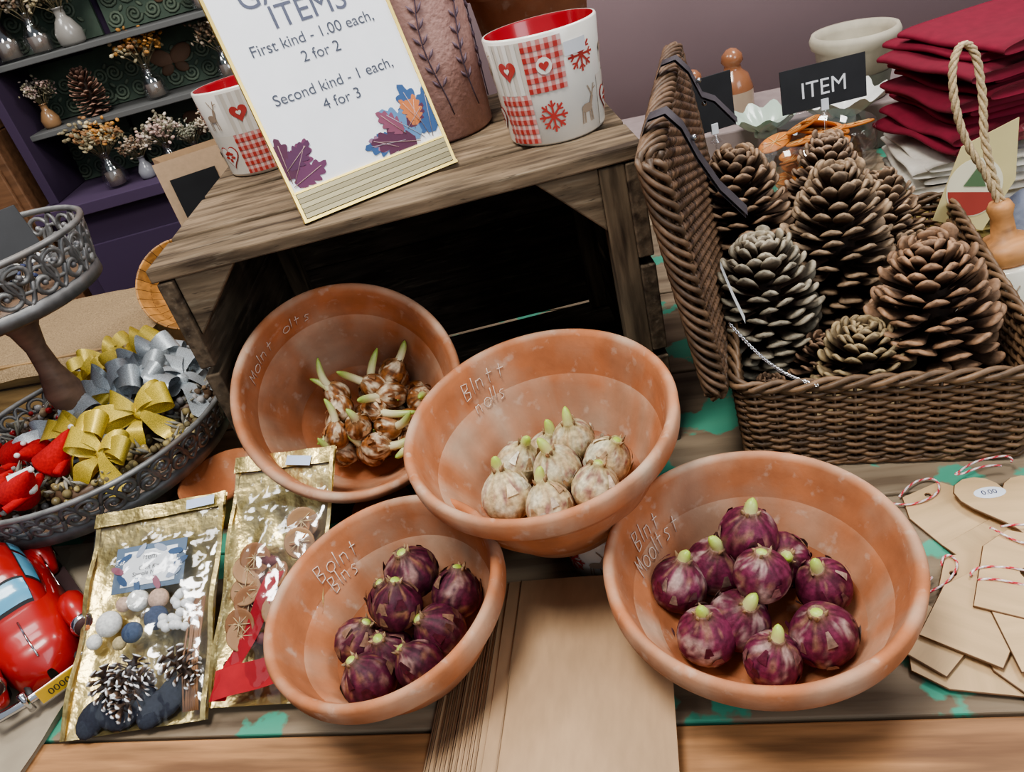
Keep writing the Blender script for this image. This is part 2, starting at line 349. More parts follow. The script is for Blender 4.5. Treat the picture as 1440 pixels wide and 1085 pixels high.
# ---------------------------------------------------------------- patterned cups
def cup(name,X,R0=.0560,R1=.0650,h=.119):
    b=B(); cr=(.83,.79,.71)
    b.add(lathe([(0,0),(R0-.003,0),(R0,.003),(R1,h-.002),(R1-.001,h),(R1-.003,h)],64),'ceramic',cr)
    b.add(lathe([(R1-.003,h),(R1-.0045,h-.003),(R0-.004,.008),(0,.006)],64),'ceramic',(.34,.012,.018))
    def wp(s,z,l=.0006):
        r=lerp(R0,R1,z/h)+l; return (r*cos(s/R1),r*sin(s/R1),z)
    def quad(s0,s1,z0,z1,col,l=.0005,n=5): b.add(grid(n,1,lambda u,v:wp(lerp(s0,s1,u),lerp(z0,z1,v),l)),'ceramic',col)
    def line(p,q,w,col):
        n=3; d=Vector((q[0]-p[0],q[1]-p[1])); L=d.length; d/=L; nn=Vector((-d.y,d.x))*w/2
        b.add(grid(n,1,lambda u,v:wp(lerp(p[0],q[0],u)+nn.x*(2*v-1),lerp(p[1],q[1],u)+nn.y*(2*v-1),.0011)),'ceramic',col)
    def blob(pts,cx,cz,col,l=.0011):
        vs=[wp(cx,cz,l)]; n=len(pts)
        for k in (.5,1): vs+=[wp(cx+p[0]*k,cz+p[1]*k,l) for p in pts]
        fs=[(0,1+i,1+(i+1)%n) for i in range(n)]+[(1+i,1+n+i,1+n+(i+1)%n,1+(i+1)%n) for i in range(n)]
        b.add((vs,fs),'ceramic',col)
    red=(.50,.06,.05); nC=9; cw=tau*R1/nC; rows=2 if h>.08 else 1; rh=h*.92/rows
    for i in range(nC):
        for j in range(rows):
            s0=i*cw; z0=h*.04+j*rh; k=(i*2+j*3)%5; cx=s0+cw/2; cz=z0+rh/2
            if k==0:
                quad(s0,s0+cw,z0,z0+rh,(.80,.60,.55))
                for a in range(5):
                    quad(s0+a*cw/5,s0+a*cw/5+cw/10,z0,z0+rh,(.68,.28,.25),.0008,1); quad(s0,s0+cw,z0+a*rh/5,z0+a*rh/5+rh/10,(.68,.28,.25),.0009,5)
                    for c in range(5): quad(s0+a*cw/5,s0+a*cw/5+cw/10,z0+c*rh/5,z0+c*rh/5+rh/10,red,.0013,1)
                if j%2: blob(circ(.009,12),cx,cz,(.85,.80,.72),.0016); blob(heart(.006),cx,cz,red,.0021)
            elif k==1:
                quad(s0,s0+cw,z0,z0+rh,(.74,.69,.60))
                blob(heart(.0190),cx,cz,red); blob(heart(.0170),cx,cz,cr,.0015)
                for a in range(5): blob([(.0045*cos(t*tau/8),.002*sin(t*tau/8)) for t in range(8)],cx+.006*cos(a*pi/4),cz-.002+.007*sin(a*pi/4),red,.0019)
                blob(circ(.003,8),cx,cz-.006,red,.0019)
            elif k==2:
                for a in range(8):
                    t=a*pi/4; line((cx,cz),(cx+.0175*cos(t),cz+.0175*sin(t)),.0024,red)
                    for e in (.5,-.5):
                        m=(cx+.010*cos(t),cz+.010*sin(t)); line(m,(m[0]+.006*cos(t+e*1.6),m[1]+.006*sin(t+e*1.6)),.0018,red)
            elif k==3:
                quad(s0,s0+cw,z0,z0+rh,(.68,.62,.54)); 
                for a in range(4): quad(s0+a*cw/4,s0+a*cw/4+cw/8,z0,z0+rh,(.80,.76,.69),.0009,1)
                blob(heart(.013),cx,cz,red,.0014); blob(heart(.004),cx,cz,cr,.0019)
            else:
                br=(.40,.30,.22)
                blob([(.0085*cos(t*tau/10),.005*sin(t*tau/10)) for t in range(10)],cx,cz-.002,br)
                for q in (-.007,-.004,.004,.007): line((cx+q,cz-.004),(cx+q*1.2,cz-.018),.0014,br)
                line((cx+.006,cz),(cx+.010,cz+.009),.004,br)
                for e in (-.4,.3):
                    line((cx+.010,cz+.009),(cx+.010+e*.016,cz+.021),.0013,br); line((cx+.010+e*.008,cz+.015),(cx+.013+e*.016,cz+.017),.0012,br)
    if h>.1: quad(.092,.120,h*.76,h*.88,(.80,.82,.85),.0022,4)
    return b.make(name,X=X)
cup('patterned_cup',T(.135,.926,CT,200))
cup('patterned_cup',T(-.255,1.175,CT,250))
cup('patterned_cup',T(.050,.632,.0005,150),.038,.044,.062)

b=B()
b.add(lathe([(0,0),(.062,0),(.066,.004),(.0655,.1),(.063,.2),(.060,.30),(.057,.302),(.059,.28),(.06,.02),(0,.01)],64),'vasem',(.46,.27,.23))
def vp(s,z,l=.0012): r=.0665-.018*z*.3+l; return (r*cos(s),r*sin(s),z)
for k in range(5):
    s0=rad(205+k*38); 
    pts=[vp(s0+.12*sin(i*.5+k),.03+i*.016) for i in range(15)]
    b.add(tube(pts,.0007,4),'plain',(.10,.07,.10))
    for i in range(2,14):
        for e in (-1,1):
            a=s0+.12*sin(i*.5+k); pp=[vp(a+e*(.02+.11*t),.03+i*.016+.010*t,.0010) for t in (0,.5,1)]
            b.add(tube(pp,[.0004,.0020,.0003],5),'plain',(.16,.11,.14))
b.make('textured_vase',X=T(.0,1.075,CT,0,0,0,1.087))
b=B(); b.add(lathe([(0,0),(.058,0),(.06,.003),(.076,.13),(.084,.132),(.086,.165),(.083,.168),(.079,.165),(.07,.12),(.05,.02),(0,.015)],64),'terra',(.40,.16,.085)); b.make('terracotta_planter',X=T(.163,1.150,CT,0,0,0,1.05))

# ---------------------------------------------------------------- sign in gold stand
b=B(); w,h=.174,.31
b.add(box(-w/2,w/2,-.001,.001,.03,h),'paper',(.86,.87,.90),smooth=False)
for x in (-w/2,w/2): b.add(box(x-.0016,x+.0016,-.0025,.0025,0,h),'goldp',(.85,.62,.18),smooth=False)
b.add(box(-w/2,w/2,-.0025,.0025,h,h+.004),'goldp',(.85,.62,.18),smooth=False)
b.add(box(-w/2-.002,w/2+.002,-.004,.004,.0,.003),'goldp',(.85,.62,.18),smooth=False)
for k in range(5): b.add(box(-w/2+.002,w/2-.002,-.0035,.0035,.004+k*.005,.0085+k*.005),'goldp',(.30,.25,.14) if k%2==0 else (.22,.18,.10),smooth=False)
b.add(box(-w/2,w/2,-.0035,.0035,.029,.031),'goldp',(.85,.62,.18),smooth=False)
def tx(s,size,x,z,col=(.07,.08,.11),sl=.95): b.add(textg(s,size,sl),'plain',col,T(x,-.0016,z,0,90),smooth=False)
tx('GARDEN\nITEMS',.031,.006,.202,(.10,.11,.16),.75); tx('First kind - 1.00 each,\n2 for 2',.0152,0,.160,sl=1.15); tx('Second kind - 1 each,\n4 for 3',.0152,0,.112,sl=1.15)
def leaf(cx,cz,L,ang,col,lob=5):
    pts=[]
    n=52
    for i in range(n):
        t=i/n*2; s=t if t<=1 else 2-t; sg=1 if t<=1 else -1
        wd=.30*sin(pi*min(1,s*.92+.06))**.8*(.55+.45*abs(cos(s*pi*lob)))
        pts.append((L*(s+.08*abs(cos(s*pi*lob))),sg*L*wd))
    ca,sa=cos(ang),sin(ang)
    pts=[(p[0]*ca-p[1]*sa+cx,p[0]*sa+p[1]*ca+cz) for p in pts]
    pts=[(max(-w/2+.002,min(w/2-.002,p[0])),max(.032,min(h-.002,p[1]))) for p in pts]
    dz=R.uniform(0,.0006)
    b.add(plate([pts],.0003),'plain',col,T(0,-.0013-dz,0,0,90),smooth=False)
    e=(cx+L*.9*ca,cz+L*.9*sa)
    if abs(e[0])<w/2-.002 and .032<e[1]<h: b.add(tube([(cx,-.0018-dz,cz),(e[0],-.0018-dz,e[1])],.0004,4),'plain',mixc(col,(.8,.6,.5),.4))
dp=(.10,.025,.06); bl_=(.04,.10,.24); og=(.55,.18,.06); bl2=(.12,.24,.42)
for (cx,cz,L,a,c) in [(.072,.036,.055,1.75,bl_),(.066,.036,.050,2.3,bl2),(.060,.034,.050,2.85,dp),(.075,.034,.048,1.35,bl_),(.060,.048,.032,1.2,og),(.052,.050,.030,.6,dp),(.045,.040,.042,3.0,bl_),(.048,.046,.034,2.2,(.24,.07,.12)),(.068,.052,.028,2.0,og),(.035,.036,.030,2.6,(.3,.16,.25)),(.07,.04,.03,.9,dp),
  (-.083,.040,.042,1.5,dp),(-.080,.040,.042,.9,(.16,.04,.10)),(-.083,.036,.040,.3,(.14,.04,.10)),(-.083,.052,.036,.55,(.10,.03,.08)),(-.083,.046,.030,1.9,dp),
  (-.083,.300,.055,-.4,bl_),(-.080,.300,.055,-1.2,dp),(-.06,.302,.045,-.2,og),(-.083,.27,.05,-.8,bl2),(-.083,.255,.04,-.4,dp)]:
    leaf(cx,cz,L,a,c)
b.make('sign_stand',X=T(-.0815,.870,CT+.001,23,-20,0,1.087))

# ---------------------------------------------------------------- wicker hamper
HY=-21
b=B(); bw,bd,bh=.315,.47,.125
def per(s,z):
    f=lerp(.94,1,z/bh); w_=bw*f; d_=bd*lerp(.95,1,z/bh); rc=.02
    L=[w_-2*rc,pi/2*rc,d_-2*rc,pi/2*rc]*2
    tot=sum(L); q=(s%1)*tot
    cx,cy=bw/2,bd/2
    segs=[((-w_/2+rc,-d_/2),(1,0)),((w_/2-rc,-d_/2+rc),-pi/2),((w_/2,-d_/2+rc),(0,1)),((w_/2-rc,d_/2-rc),0),((w_/2-rc,d_/2),(-1,0)),((-w_/2+rc,d_/2-rc),pi/2),((-w_/2,d_/2-rc),(0,-1)),((-w_/2+rc,-d_/2+rc),pi)]
    for k,l in enumerate(L):
        if q<=l or k==7:
            o,d=segs[k]
            if isinstance(d,tuple): return Vector((cx+o[0]+d[0]*q,cy+o[1]+d[1]*q,z)),Vector((d[1],-d[0],0))
            a=d+q/rc; return Vector((cx+o[0]+rc*cos(a),cy+o[1]+rc*sin(a),z)),Vector((cos(a),sin(a),0))
        q-=l
NS=72; NP=NS*3
for row in range(21):
    z=.005+row*.0056
    pts=[]
    for i in range(NP):
        p,n=per(i/NP,z); pts.append(p+n*(.0034*cos(pi*i/3+row*pi)))
    b.add(tube(pts,.0029,5,True),'wicker',vary((.18,.105,.056),.45))
for i in range(NS):
    p0,n=per((i)/NS,0); p1,n=per(i/NS,bh); b.add(tube([p0,p1],.0022,5),'wicker',(.11,.06,.03))
for k in range(3):
    pts=[]
    for i in range(NP):
        p,n=per(i/NP,bh); a=i*.55+k*tau/3; pts.append(p+n*.005*cos(a)+Vector((0,0,.005*sin(a))))
    b.add(tube(pts,.0036,5,True),'wicker',vary((.21,.125,.068),.3))
    pts=[]
    for i in range(NP):
        p,n=per(i/NP,.004); a=i*.55+k*tau/3; pts.append(p+n*.003*cos(a)+Vector((0,0,.003*sin(a)+.002)))
    b.add(tube(pts,.003,5,True),'wicker',vary((.17,.095,.05),.2))
b.add(box(.02,bw-.02,.02,bd-.02,.002,.008),'wicker',(.08,.045,.025))
LX=T(-.004,.0,bh,0,0,-8)
lh=.285
def lidp(y,z,off): return Vector((-.014+off,y,z))
for side in (0,1):
    for row in range(47):
        z=.008+row*.0058
        pts=[lidp(bd*i/78,z,(.008 if side else -.010)+.0025*cos(pi*i/3+row*pi)) for i in range(79)]
        b.add(tube(pts,.0028,5),'wicker',vary((.14,.08,.045),.45),LX)
for i in range(27):
    b.add(tube([lidp(bd*i/26,.0,-.002),lidp(bd*i/26,lh,-.002)],.004,5),'wicker',(.10,.055,.03),LX)
rect=[]
for (y0,z0,y1,z1) in ((0,0,bd,0),(bd,0,bd,lh),(bd,lh,0,lh),(0,lh,0,0)):
    for i in range(60): rect.append((lerp(y0,y1,i/60),lerp(z0,z1,i/60)))
for k in range(6):
    pts=[]
    for i,(y,z) in enumerate(rect):
        a=i*.35+k*tau/6; pts.append(lidp(y,z,-.002+.012*cos(a))+Vector((0,.006*sin(a),.006*sin(a))))
    b.add(tube(pts,.0036,5,True),'wicker',vary((.14,.085,.05),.35),LX)
HX=T(.243,.705,0,HY)
hamper=b.make('wicker_hamper',X=HX)
b=B()
def strap(y,sw=.027,dz=0):
    path=[(-.030,y,.17),(-.033,y,.24),(-.031,y,.285),(-.018,y,.304),(.000,y,.305),(.012,y+.002,.285),(.020,y+.004,.25),(.034,y+.004,.21+dz),(.055,y+.002,.175+dz)]
    for o in (0,.0022):
        b.add(strip([Vector(p)+Vector((o,0,o)) for p in path],[Vector((0,sw,0))]*len(path)),'leather',(.050,.045,.052),LX)
    for z in (.24,.27): b.add(ell(.0035,.0035,.0035,10,6),'chrome',(.5,.5,.5),LX@T(.022,y+.004,z))
strap(.07); strap(.30,dz=.03)
b.add(strip([Vector((.020,.035,.14)),Vector((.024,.04,.10)),Vector((.03,.045,.06))],[Vector((.0,.016,.0))]*3),'paper',(.75,.76,.74),LX)
cp=[]
for i in range(61):
    t=i/60; cp.append(Vector((lerp(-.0,.088,t),lerp(.035,-.006,t),lerp(.192,.128,t)-.016*sin(pi*t))))
for i in range(0,60):
    c=(cp[i]+cp[i+1])/2; d=(cp[i+1]-cp[i]).normalized(); s=d.orthogonal().normalized() if i%2 else d.cross(d.orthogonal()).normalized()
    b.add(tube([c+d*.0022*cos(a*tau/10)+s*.0015*sin(a*tau/10) for a in range(10)],.0006,4,True),'chrome',(.8,.8,.82))
o=b.make('strap_and_chain'); o.parent=hamper

# ---------------------------------------------------------------- pine cones
def pinecone(b,X,h=.185,rm=.07,N=150,tipc=(.42,.30,.20),basec=(.06,.03,.018),white=0,seg=8):
    b.add(ell(rm*.30,rm*.30,h*.47,10,8),'cone',(.04,.022,.014),X@T(0,0,h*.47))
    for i in range(N):
        t=(i+.5)/N; a=i*2.39996+R.uniform(-.10,.10)
        prof=math.sin(pi*min(1,(t*.78+.20)))**.8 if t<.985 else .12
        Rt=rm*prof*R.uniform(.90,1.06)
        e=rad((lerp(-28,8,min(1,t/.4)) if t<.4 else lerp(8,66,((t-.4)/.6)**1.3))+R.uniform(-6,6))
        rc=rm*.14*(1-t)+.002
        L=min((Rt-rc)/max(cos(e),.42),rm*.98); zt=h*(.10+.80*t)
        w=rm*lerp(.235,.13,t)*R.uniform(.85,1.12); th=rm*.022; roll=R.uniform(-.15,.15); kk=R.uniform(.8,1.2)
        pr=[(0,.4,.9),(.35,.5,.9),(.62,.78,1.0),(.80,1.0,1.3),(.91,.98,2.1),(.97,.66,2.3),(1.0,.30,1.5),(1.01,.02,.2)]
        vs=[];cs=[]
        for (s,ww,tt) in pr:
            for k in range(seg):
                q=tau*k/seg; y=w*ww*cos(q); zz=th*tt*sin(q)
                bend=.10*L*s**3; cup_=-.12*abs(cos(q))**2*w*ww
                x=L*s; off=zz+bend+cup_+y*roll
                vs.append(Vector((rc+x*cos(e)-off*sin(e),y,zt-L*.15+x*sin(e)+off*cos(e))))
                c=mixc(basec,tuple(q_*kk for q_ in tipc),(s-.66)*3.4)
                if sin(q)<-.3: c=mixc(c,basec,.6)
                if white and s>.85: c=(.85,.85,.85)
                cs.append(vary(c,.15))
        fs=[]
        for p in range(len(pr)-1):
            for k in range(seg): fs.append((p*seg+k,p*seg+(k+1)%seg,(p+1)*seg+(k+1)%seg,(p+1)*seg+k))
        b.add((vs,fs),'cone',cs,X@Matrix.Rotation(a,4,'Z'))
def hp(a,b_): return (.245+.966*a+.259*b_, .715-.259*a+.966*b_)
cones=[(.060,.165,.045,.185,.074,(.42,.36,.26),(0,0)),(.165,.235,.060,.220,.075,(.38,.26,.16),(0,0)),(.245,.080,.040,.195,.074,(.38,.22,.125),(4,4)),
 (.065,.37,.080,.20,.076,(.36,.23,.14),(-3,-3)),(.185,.385,.08,.19,.062,(.38,.25,.16),(0,0)),(.245,.31,.05,.17,.06,(.38,.25,.15),(0,20)),(.158,.062,.010,.135,.062,(.38,.28,.15),(0,0)),(.12,.10,.012,.10,.045,(.25,.15,.09),(0,0)),(.255,.22,.02,.15,.055,(.3,.2,.12),(0,0)),(.13,.30,.012,.15,.05,(.3,.2,.12),(0,0)),(.05,.07,.012,.07,.032,(.2,.12,.07),(0,0))]
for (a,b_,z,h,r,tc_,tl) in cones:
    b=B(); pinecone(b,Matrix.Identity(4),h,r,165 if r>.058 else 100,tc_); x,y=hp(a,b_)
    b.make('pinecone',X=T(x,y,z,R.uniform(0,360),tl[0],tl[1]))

# ---------------------------------------------------------------- paper bags over the table edge
b=B()
BL=.285
for i in range(12):
    z0=.002+i*.0019; dx=-.0050*(12-i)+R.uniform(-.0012,.0012); dy=R.uniform(-.003,.003)
    b.add(grid(2,16,lambda u,v:(-.09+.172*u+dx,-.12+dy+BL*v,z0+.0006*sin(v*5+i))),'kraft',vary((.50,.33,.19),.10))
    b.add(grid(1,16,lambda u,v:(-.09+dx+.0002,-.12+dy+BL*v,z0+.0017*u+.0006*sin(v*5+i))),'kraft',(.10,.062,.035))
    b.add(grid(4,16,lambda u,v:(-.09+dx-.0018*sin(u*pi),-.12+dy+BL*v,z0+.0009*u+.0006*sin(v*5+i))),'kraft',vary((.46,.31,.19),.2))
b.add(grid(20,24,lambda u,v:(-.088+.170*u,-.12+BL*v,.0255+.003*sin(u*pi)*(1-.3*v)+.0008*sin(v*9+u*3))),'kraft',(.47,.31,.18))
b.add(grid(1,24,lambda u,v:(-.088-.001*u,-.12+BL*v,.0255-.0012*u+.0008*sin(v*9))),'kraft',(.56,.40,.25))
b.add(tube([(-.074,-.12,.0275),(-.074,-.12+BL,.0275)],.0006,4),'kraft',(.36,.24,.14))
b.make('paper_bag_stack',X=T(-.018,.425,.0,-15))

# ---------------------------------------------------------------- wooden gift tags
def twine(b,path,r=.0012,X=None):
    n=6; g=tube(path,r,n); cs=[]
    for i in range(len(path)):
        for k in range(n): cs.append((.62,.03,.05) if ((k+i)%n)<n/2 else (.85,.82,.8))
    b.add(g,'rope',cs,X)
def hs(s): return [[(x*s,y*s) for x,y in [(-.03,-.04),(.03,-.04),(.03,.02),(0.018,.042),(-.018,.042),(-.03,.02)]],circ(.0035,10,0,.034*s)]
tagc=(.64,.44,.24)
shapes=[(.415,.545,10,hs(1.3)),(.435,.495,-75,hs(1.2)),(.330,.395,65,hs(1.25)),(.395,.455,50,hs(1.15)),(.375,.365,20,hs(1.2)),(.30,.43,30,hs(1.0)),(.466,.545,-20,[heart(.050)]),(.350,.425,-50,hs(1.1)),(.395,.400,-15,hs(1.2)),(.420,.445,-40,[[(p[0]*1.45,p[1]*1.3) for p in hs(1)[0]],heart(.013)])]
for k,(x,y,rz,po) in enumerate(shapes):
    b=B(); b.add(plate(po,.0026),'ply',vary(tagc,.1),smooth=False)
    for q in po: b.add(tube([(p[0],p[1],.0013) for p in q],.0011,4,True),'wood',(.16,.08,.035))
    if k==6:
        b.add(plate([[(1.5*p[0],.8*p[1]) for p in circ(.0105,24)]],.0004),'paper',(.80,.84,.90),T(-.014,.010,.0027,10),smooth=False)
        b.add(textg('0.00',.009),'plain',(.05,.05,.12),T(-.014,.0075,.0034,10),smooth=False)
    if k in (0,3,6,8,9): 
        s=R.uniform(0,6); twine(b,[(-.010+.030*sin(i*.09+s),.040+.010*cos(i*.13)+.0003*i,.0042+.0015*abs(sin(i*.2))) for i in range(64)])
    b.make('wooden_gift_tag',X=T(x,y,.0005+k*.0015 if k<6 else .0008+k*.0017,rz))

# ---------------------------------------------------------------- two tier stand
SX,SY=-.635,1.045
b=B()
def tier(z,Rr,bandh,dx=0):
    b.add(lathe([(0,z-.018),(Rr-.01,z-.018),(Rr-.004,z-.013),(Rr-.002,z),(0,z)],64),'wood',(.22,.14,.09))
    b.add(lathe([(Rr-.002,z-.012),(Rr+.004,z-.012),(Rr+.004,z+.006),(Rr-.001,z+.006),(Rr-.002,z-.012)],72),'darkmetal',(.20,.195,.19))
    zt=z+bandh; k=1.10
    ring=[(Rr*k*cos(i*tau/72),Rr*k*sin(i*tau/72),zt) for i in range(72)]; b.add(tube(ring,.0045,6,True),'darkmetal',(.28,.275,.265))
    n=int(tau*Rr/.046)
    def wr(s,zz,l=0): 
        r=Rr*(1+(k-1)*(zz-z)/bandh)+l; return Vector((r*cos(s/Rr),r*sin(s/Rr),zz))
    for i in range(n):
        s0=i*tau*Rr/n; ww=tau*Rr/n
        for e in (0,1):
            cx=s0+ww*(.28 if e==0 else .76); cz=z+bandh*(.36 if e==0 else .64); sg=1 if e==0 else -1
            pts=[]
            for q in range(20):
                t=q/19; a=t*1.35*tau; rr_=.0035+(bandh*.30)*t; pts.append(wr(cx+rr_*cos(a*sg)*sg,cz+rr_*sin(a)*sg))
            b.add(tube(pts,[.0042-.0014*q/19 for q in range(20)],5),'darkmetal',(.27,.265,.255))
            b.add(ell(.0045,.0045,.0045,8,6),'darkmetal',(.28,.27,.27),T(*wr(cx,cz)))
        b.add(tube([wr(s0+ww*t,z+bandh*(.5+.42*sin(t*tau))) for t in [q/14 for q in range(15)]],.0032,5),'darkmetal',(.24,.235,.23))
tier(.085,.195,.050); tier(.355,.126,.066)
b.add(lathe([(0,.085),(.03,.086),(.032,.10),(.018,.112),(.015,.14),(.022,.17),(.026,.20),(.016,.235),(.014,.27),(.020,.30),(.034,.325),(0,.338)],32),'wood',(.23,.14,.095))
b.add(lathe([(0,.34),(.01,.355),(.009,.42),(.014,.45),(.008,.48),(0,.50)],20),'wood',(.23,.13,.085))
b.add(lathe([(0,0),(.10,0),(.10,.008),(.07,.02),(.05,.05),(.07,.067),(0,.068)],40),'wood',(.20,.12,.08))
tw=[(-.09-.04*i/40+.01*sin(i*.3),-.20-.02*sin(i/40*pi),.14-.13*i/40) for i in range(41)]
twine(b,tw,.0025)
b.make('two_tier_stand',loc=(SX,SY,0))
def bow(b,X,col,s=1,mt='ribbon'):
    w=.026*s
    for e in (-1,1):
        for k in range(2):
            path=[];wv=[]; ln=R.uniform(.85,1.15); tw_=R.uniform(-.5,.5)
            for i in range(17):
                a=i/16*tau; t=(1-cos(a))/2
                path.append((e*(.040-.010*k)*s*t*ln, (.004*sin(a)+.010*s*k*t), .013*s*sin(a)*(.5+.5*t)+.006*s*k+.010*s*t*(1-k))); wv.append((0,w*(.35+.65*t),w*(.12*sin(a)+tw_*t*.4)))
            b.add(strip(path,wv),mt,vary(col,.15),X@T(0,0,0,e*R.uniform(-5,22)*(k+.5)))
        path=[];wv=[]; q=R.uniform(.6,1.2)
        for i in range(14):
            t=i/13; path.append((e*(.004+.028*s*t*q),-.006-.042*s*t,.007*sin(t*6+e)-.016*t)); wd=w*(.35+.6*min(1,t*2))*(1 if t<.85 else 1-(t-.85)*4)
            wv.append((wd*.9,.3*wd*e,.25*wd*cos(t*6)))
        b.add(strip(path,wv),mt,vary(col,.2),X)
    b.add(ell(.007*s,.011*s,.007*s,10,8),mt,col,X)
GO=(.80,.60,.10); SI=(.60,.65,.68)
for nm,lst in (('gold_ribbon_bow',[(.105,-.045,.155,15),(.030,-.075,.155,-20),(-.03,.11,.150,10),(.07,-.115,.145,-30),(.055,.135,.16,50),(-.01,.06,.14,-40),(.0,.15,.16,30)]),('silver_ribbon_bow',[(.085,.085,.165,30),(.145,.035,.150,70),(.055,.025,.165,-10),(-.01,-.03,.145,40),(.13,.09,.15,100),(.10,.03,.17,-40)])):
    for (x,y,z,rz) in lst:
        b=B(); bow(b,Matrix.Identity(4),GO if nm[0]=='g' else SI,R.uniform(1.2,1.5)); b.make(nm,X=T(SX+x,SY+y,z,rz,R.uniform(20,45),R.uniform(-15,15)))
def wreath(X,rw,cols,n,name):
    b=B(); b.add(tube([(rw*cos(i*tau/30),rw*sin(i*tau/30),0) for i in range(30)],.010,8,True),'wood',(.12,.07,.04))
    for i in range(n):
        a=R.uniform(0,tau); q=R.uniform(0,tau); rr=.011+R.uniform(0,.006); r=R.uniform(.0035,.007)
        b.add(ell(r,r,r,8,6),'plain' if R.random()<.7 else 'ceramic',vary(R.choice(cols),.3),T((rw+rr*cos(q))*cos(a),(rw+rr*cos(q))*sin(a),rr*sin(q)))
    for i in range(n//4):
        a=R.uniform(0,tau); p=Vector((rw*cos(a),rw*sin(a),.008)); d=Vector((R.uniform(-1,1),R.uniform(-1,1),R.uniform(.2,1))).normalized()
        b.add(tube([p,p+d*.015,p+d*.028],[.0008,.0028,.0003],5),'felt',vary(R.choice([(.22,.20,.15),(.35,.33,.28)]),.3))
    b.make(name,X=X)
gy=[(.16,.15,.15),(.30,.29,.28),(.12,.08,.05),(.22,.14,.08),(.45,.43,.41)]; rd=[(.45,.02,.02),(.12,.07,.05),(.40,.38,.36),(.35,.25,.15),(.10,.06,.04)]; gn=[(.25,.20,.10),(.35,.27,.12),(.18,.14,.07),(.45,.36,.16)]
for (x,y,z,rw,c,n) in [(.115,-.05,.105,.042,gn,150),(.02,-.10,.105,.045,gn,150),(-.08,-.105,.105,.04,rd,150),(.09,.07,.105,.045,gy,160),(-.03,-.01,.115,.045,gy,150),(-.12,-.02,.105,.04,rd,130),(-.03,.12,.105,.045,gn,120),(.14,.02,.118,.035,gy,110),(-.11,.08,.105,.04,rd,100),(-.05,-.07,.118,.035,rd,110)]:
    wreath(T(SX+x,SY+y,z,0,R.uniform(-12,12)),rw,c,n,'berry_wreath')
for (x,y,rz) in [(-.105,-.10,20),(-.045,-.150,70),(-.045,-.045,0),(-.14,-.02,0),(-.075,-.135,-30),(-.09,-.04,50),(-.02,-.10,110)]:
    b=B()
    b.add(lathe([(0,0),(.022,0),(.026,.006),(.016,.03),(.007,.056),(0,.068)],20),'felt',(.55,.015,.015))
    b.add(ell(.0085,.0085,.0085,10,8),'felt',(.85,.82,.78),T(0,-.010,.032)); b.add(tube([(-.034,-.004,.012),(0,-.014,.026),(.034,-.004,.012)],.006,6),'felt',(.58,.015,.015))
    b.add(ell(.004,.004,.004,8,6),'felt',(.85,.82,.8),T(0,0,.069))
    b.make('felt_gnome',X=T(SX+x,SY+y,.132,rz,R.uniform(30,60)))
b=B(); b.add(plate([[(-.016,-.008),(.016,-.008),(.016,.008),(-.016,.008)]],.0006),'paper',(.85,.87,.9),smooth=False); b.add(textg('0.00',.009),'plain',(.05,.05,.1),T(0,-.003,.0012),smooth=False); b.make('price_tag',X=T(SX-.025,SY-.150,.160,20,40))
def sprigs(b,n,rad0,hh,cols,X=None,flower=.008,spread=.6):
    for i in range(n):
        a=R.uniform(0,tau); q=R.uniform(0,rad0); p=Vector((q*cos(a),q*sin(a),0)); d=Vector((cos(a)*spread*R.random(),sin(a)*spread*R.random(),1)).normalized(); L=hh*R.uniform(.6,1)
        b.add(tube([p,p+d*L*.5+Vector((0,0,.0)),p+d*L+Vector((cos(a)*.01,sin(a)*.01,0))],.0007,4),'plain',(.22,.18,.10),X)
        e=p+d*L; c=R.choice(cols)
        for k in range(9):
            o=Vector((R.gauss(0,1),R.gauss(0,1),R.gauss(0,1)))*flower*.8
            m=Matrix.Translation(e+o)@Matrix.Rotation(R.uniform(0,3),4,Vector((R.random(),R.random(),R.random())).normalized())
            if X is not None: m=X@m
            b.add(ell(flower*.55,flower*.4,flower*.22,6,4),'plain',vary(c,.25),m)
b=B(); sprigs(b,34,.08,.05,[(.5,.5,.5),(.6,.58,.52),(.06,.08,.16),(.04,.05,.12),(.35,.3,.25)],flower=.010,spread=1.2); b.make('dried_flower_sprigs',loc=(SX,SY,.356))
b=B(); b.add(box(-.065,.065,-.002,.002,0,.065),'black',(.02,.02,.022),smooth=False); b.add(box(-.02,.02,-.012,.012,-.018,.0),'plain',(.1,.1,.1),smooth=False); b.make('chalkboard_sign',X=T(SX+.03,SY-.03,.398,38,-25),bevel=.001)
b=B(); b.add(lathe([(0,0),(.04,0),(.055,.055),(.06,.056),(.06,.066),(.056,.066),(.04,.01),(0,.008)],40),'terra',TC); b.make('terracotta_pot',loc=(-.432,.915,.0))

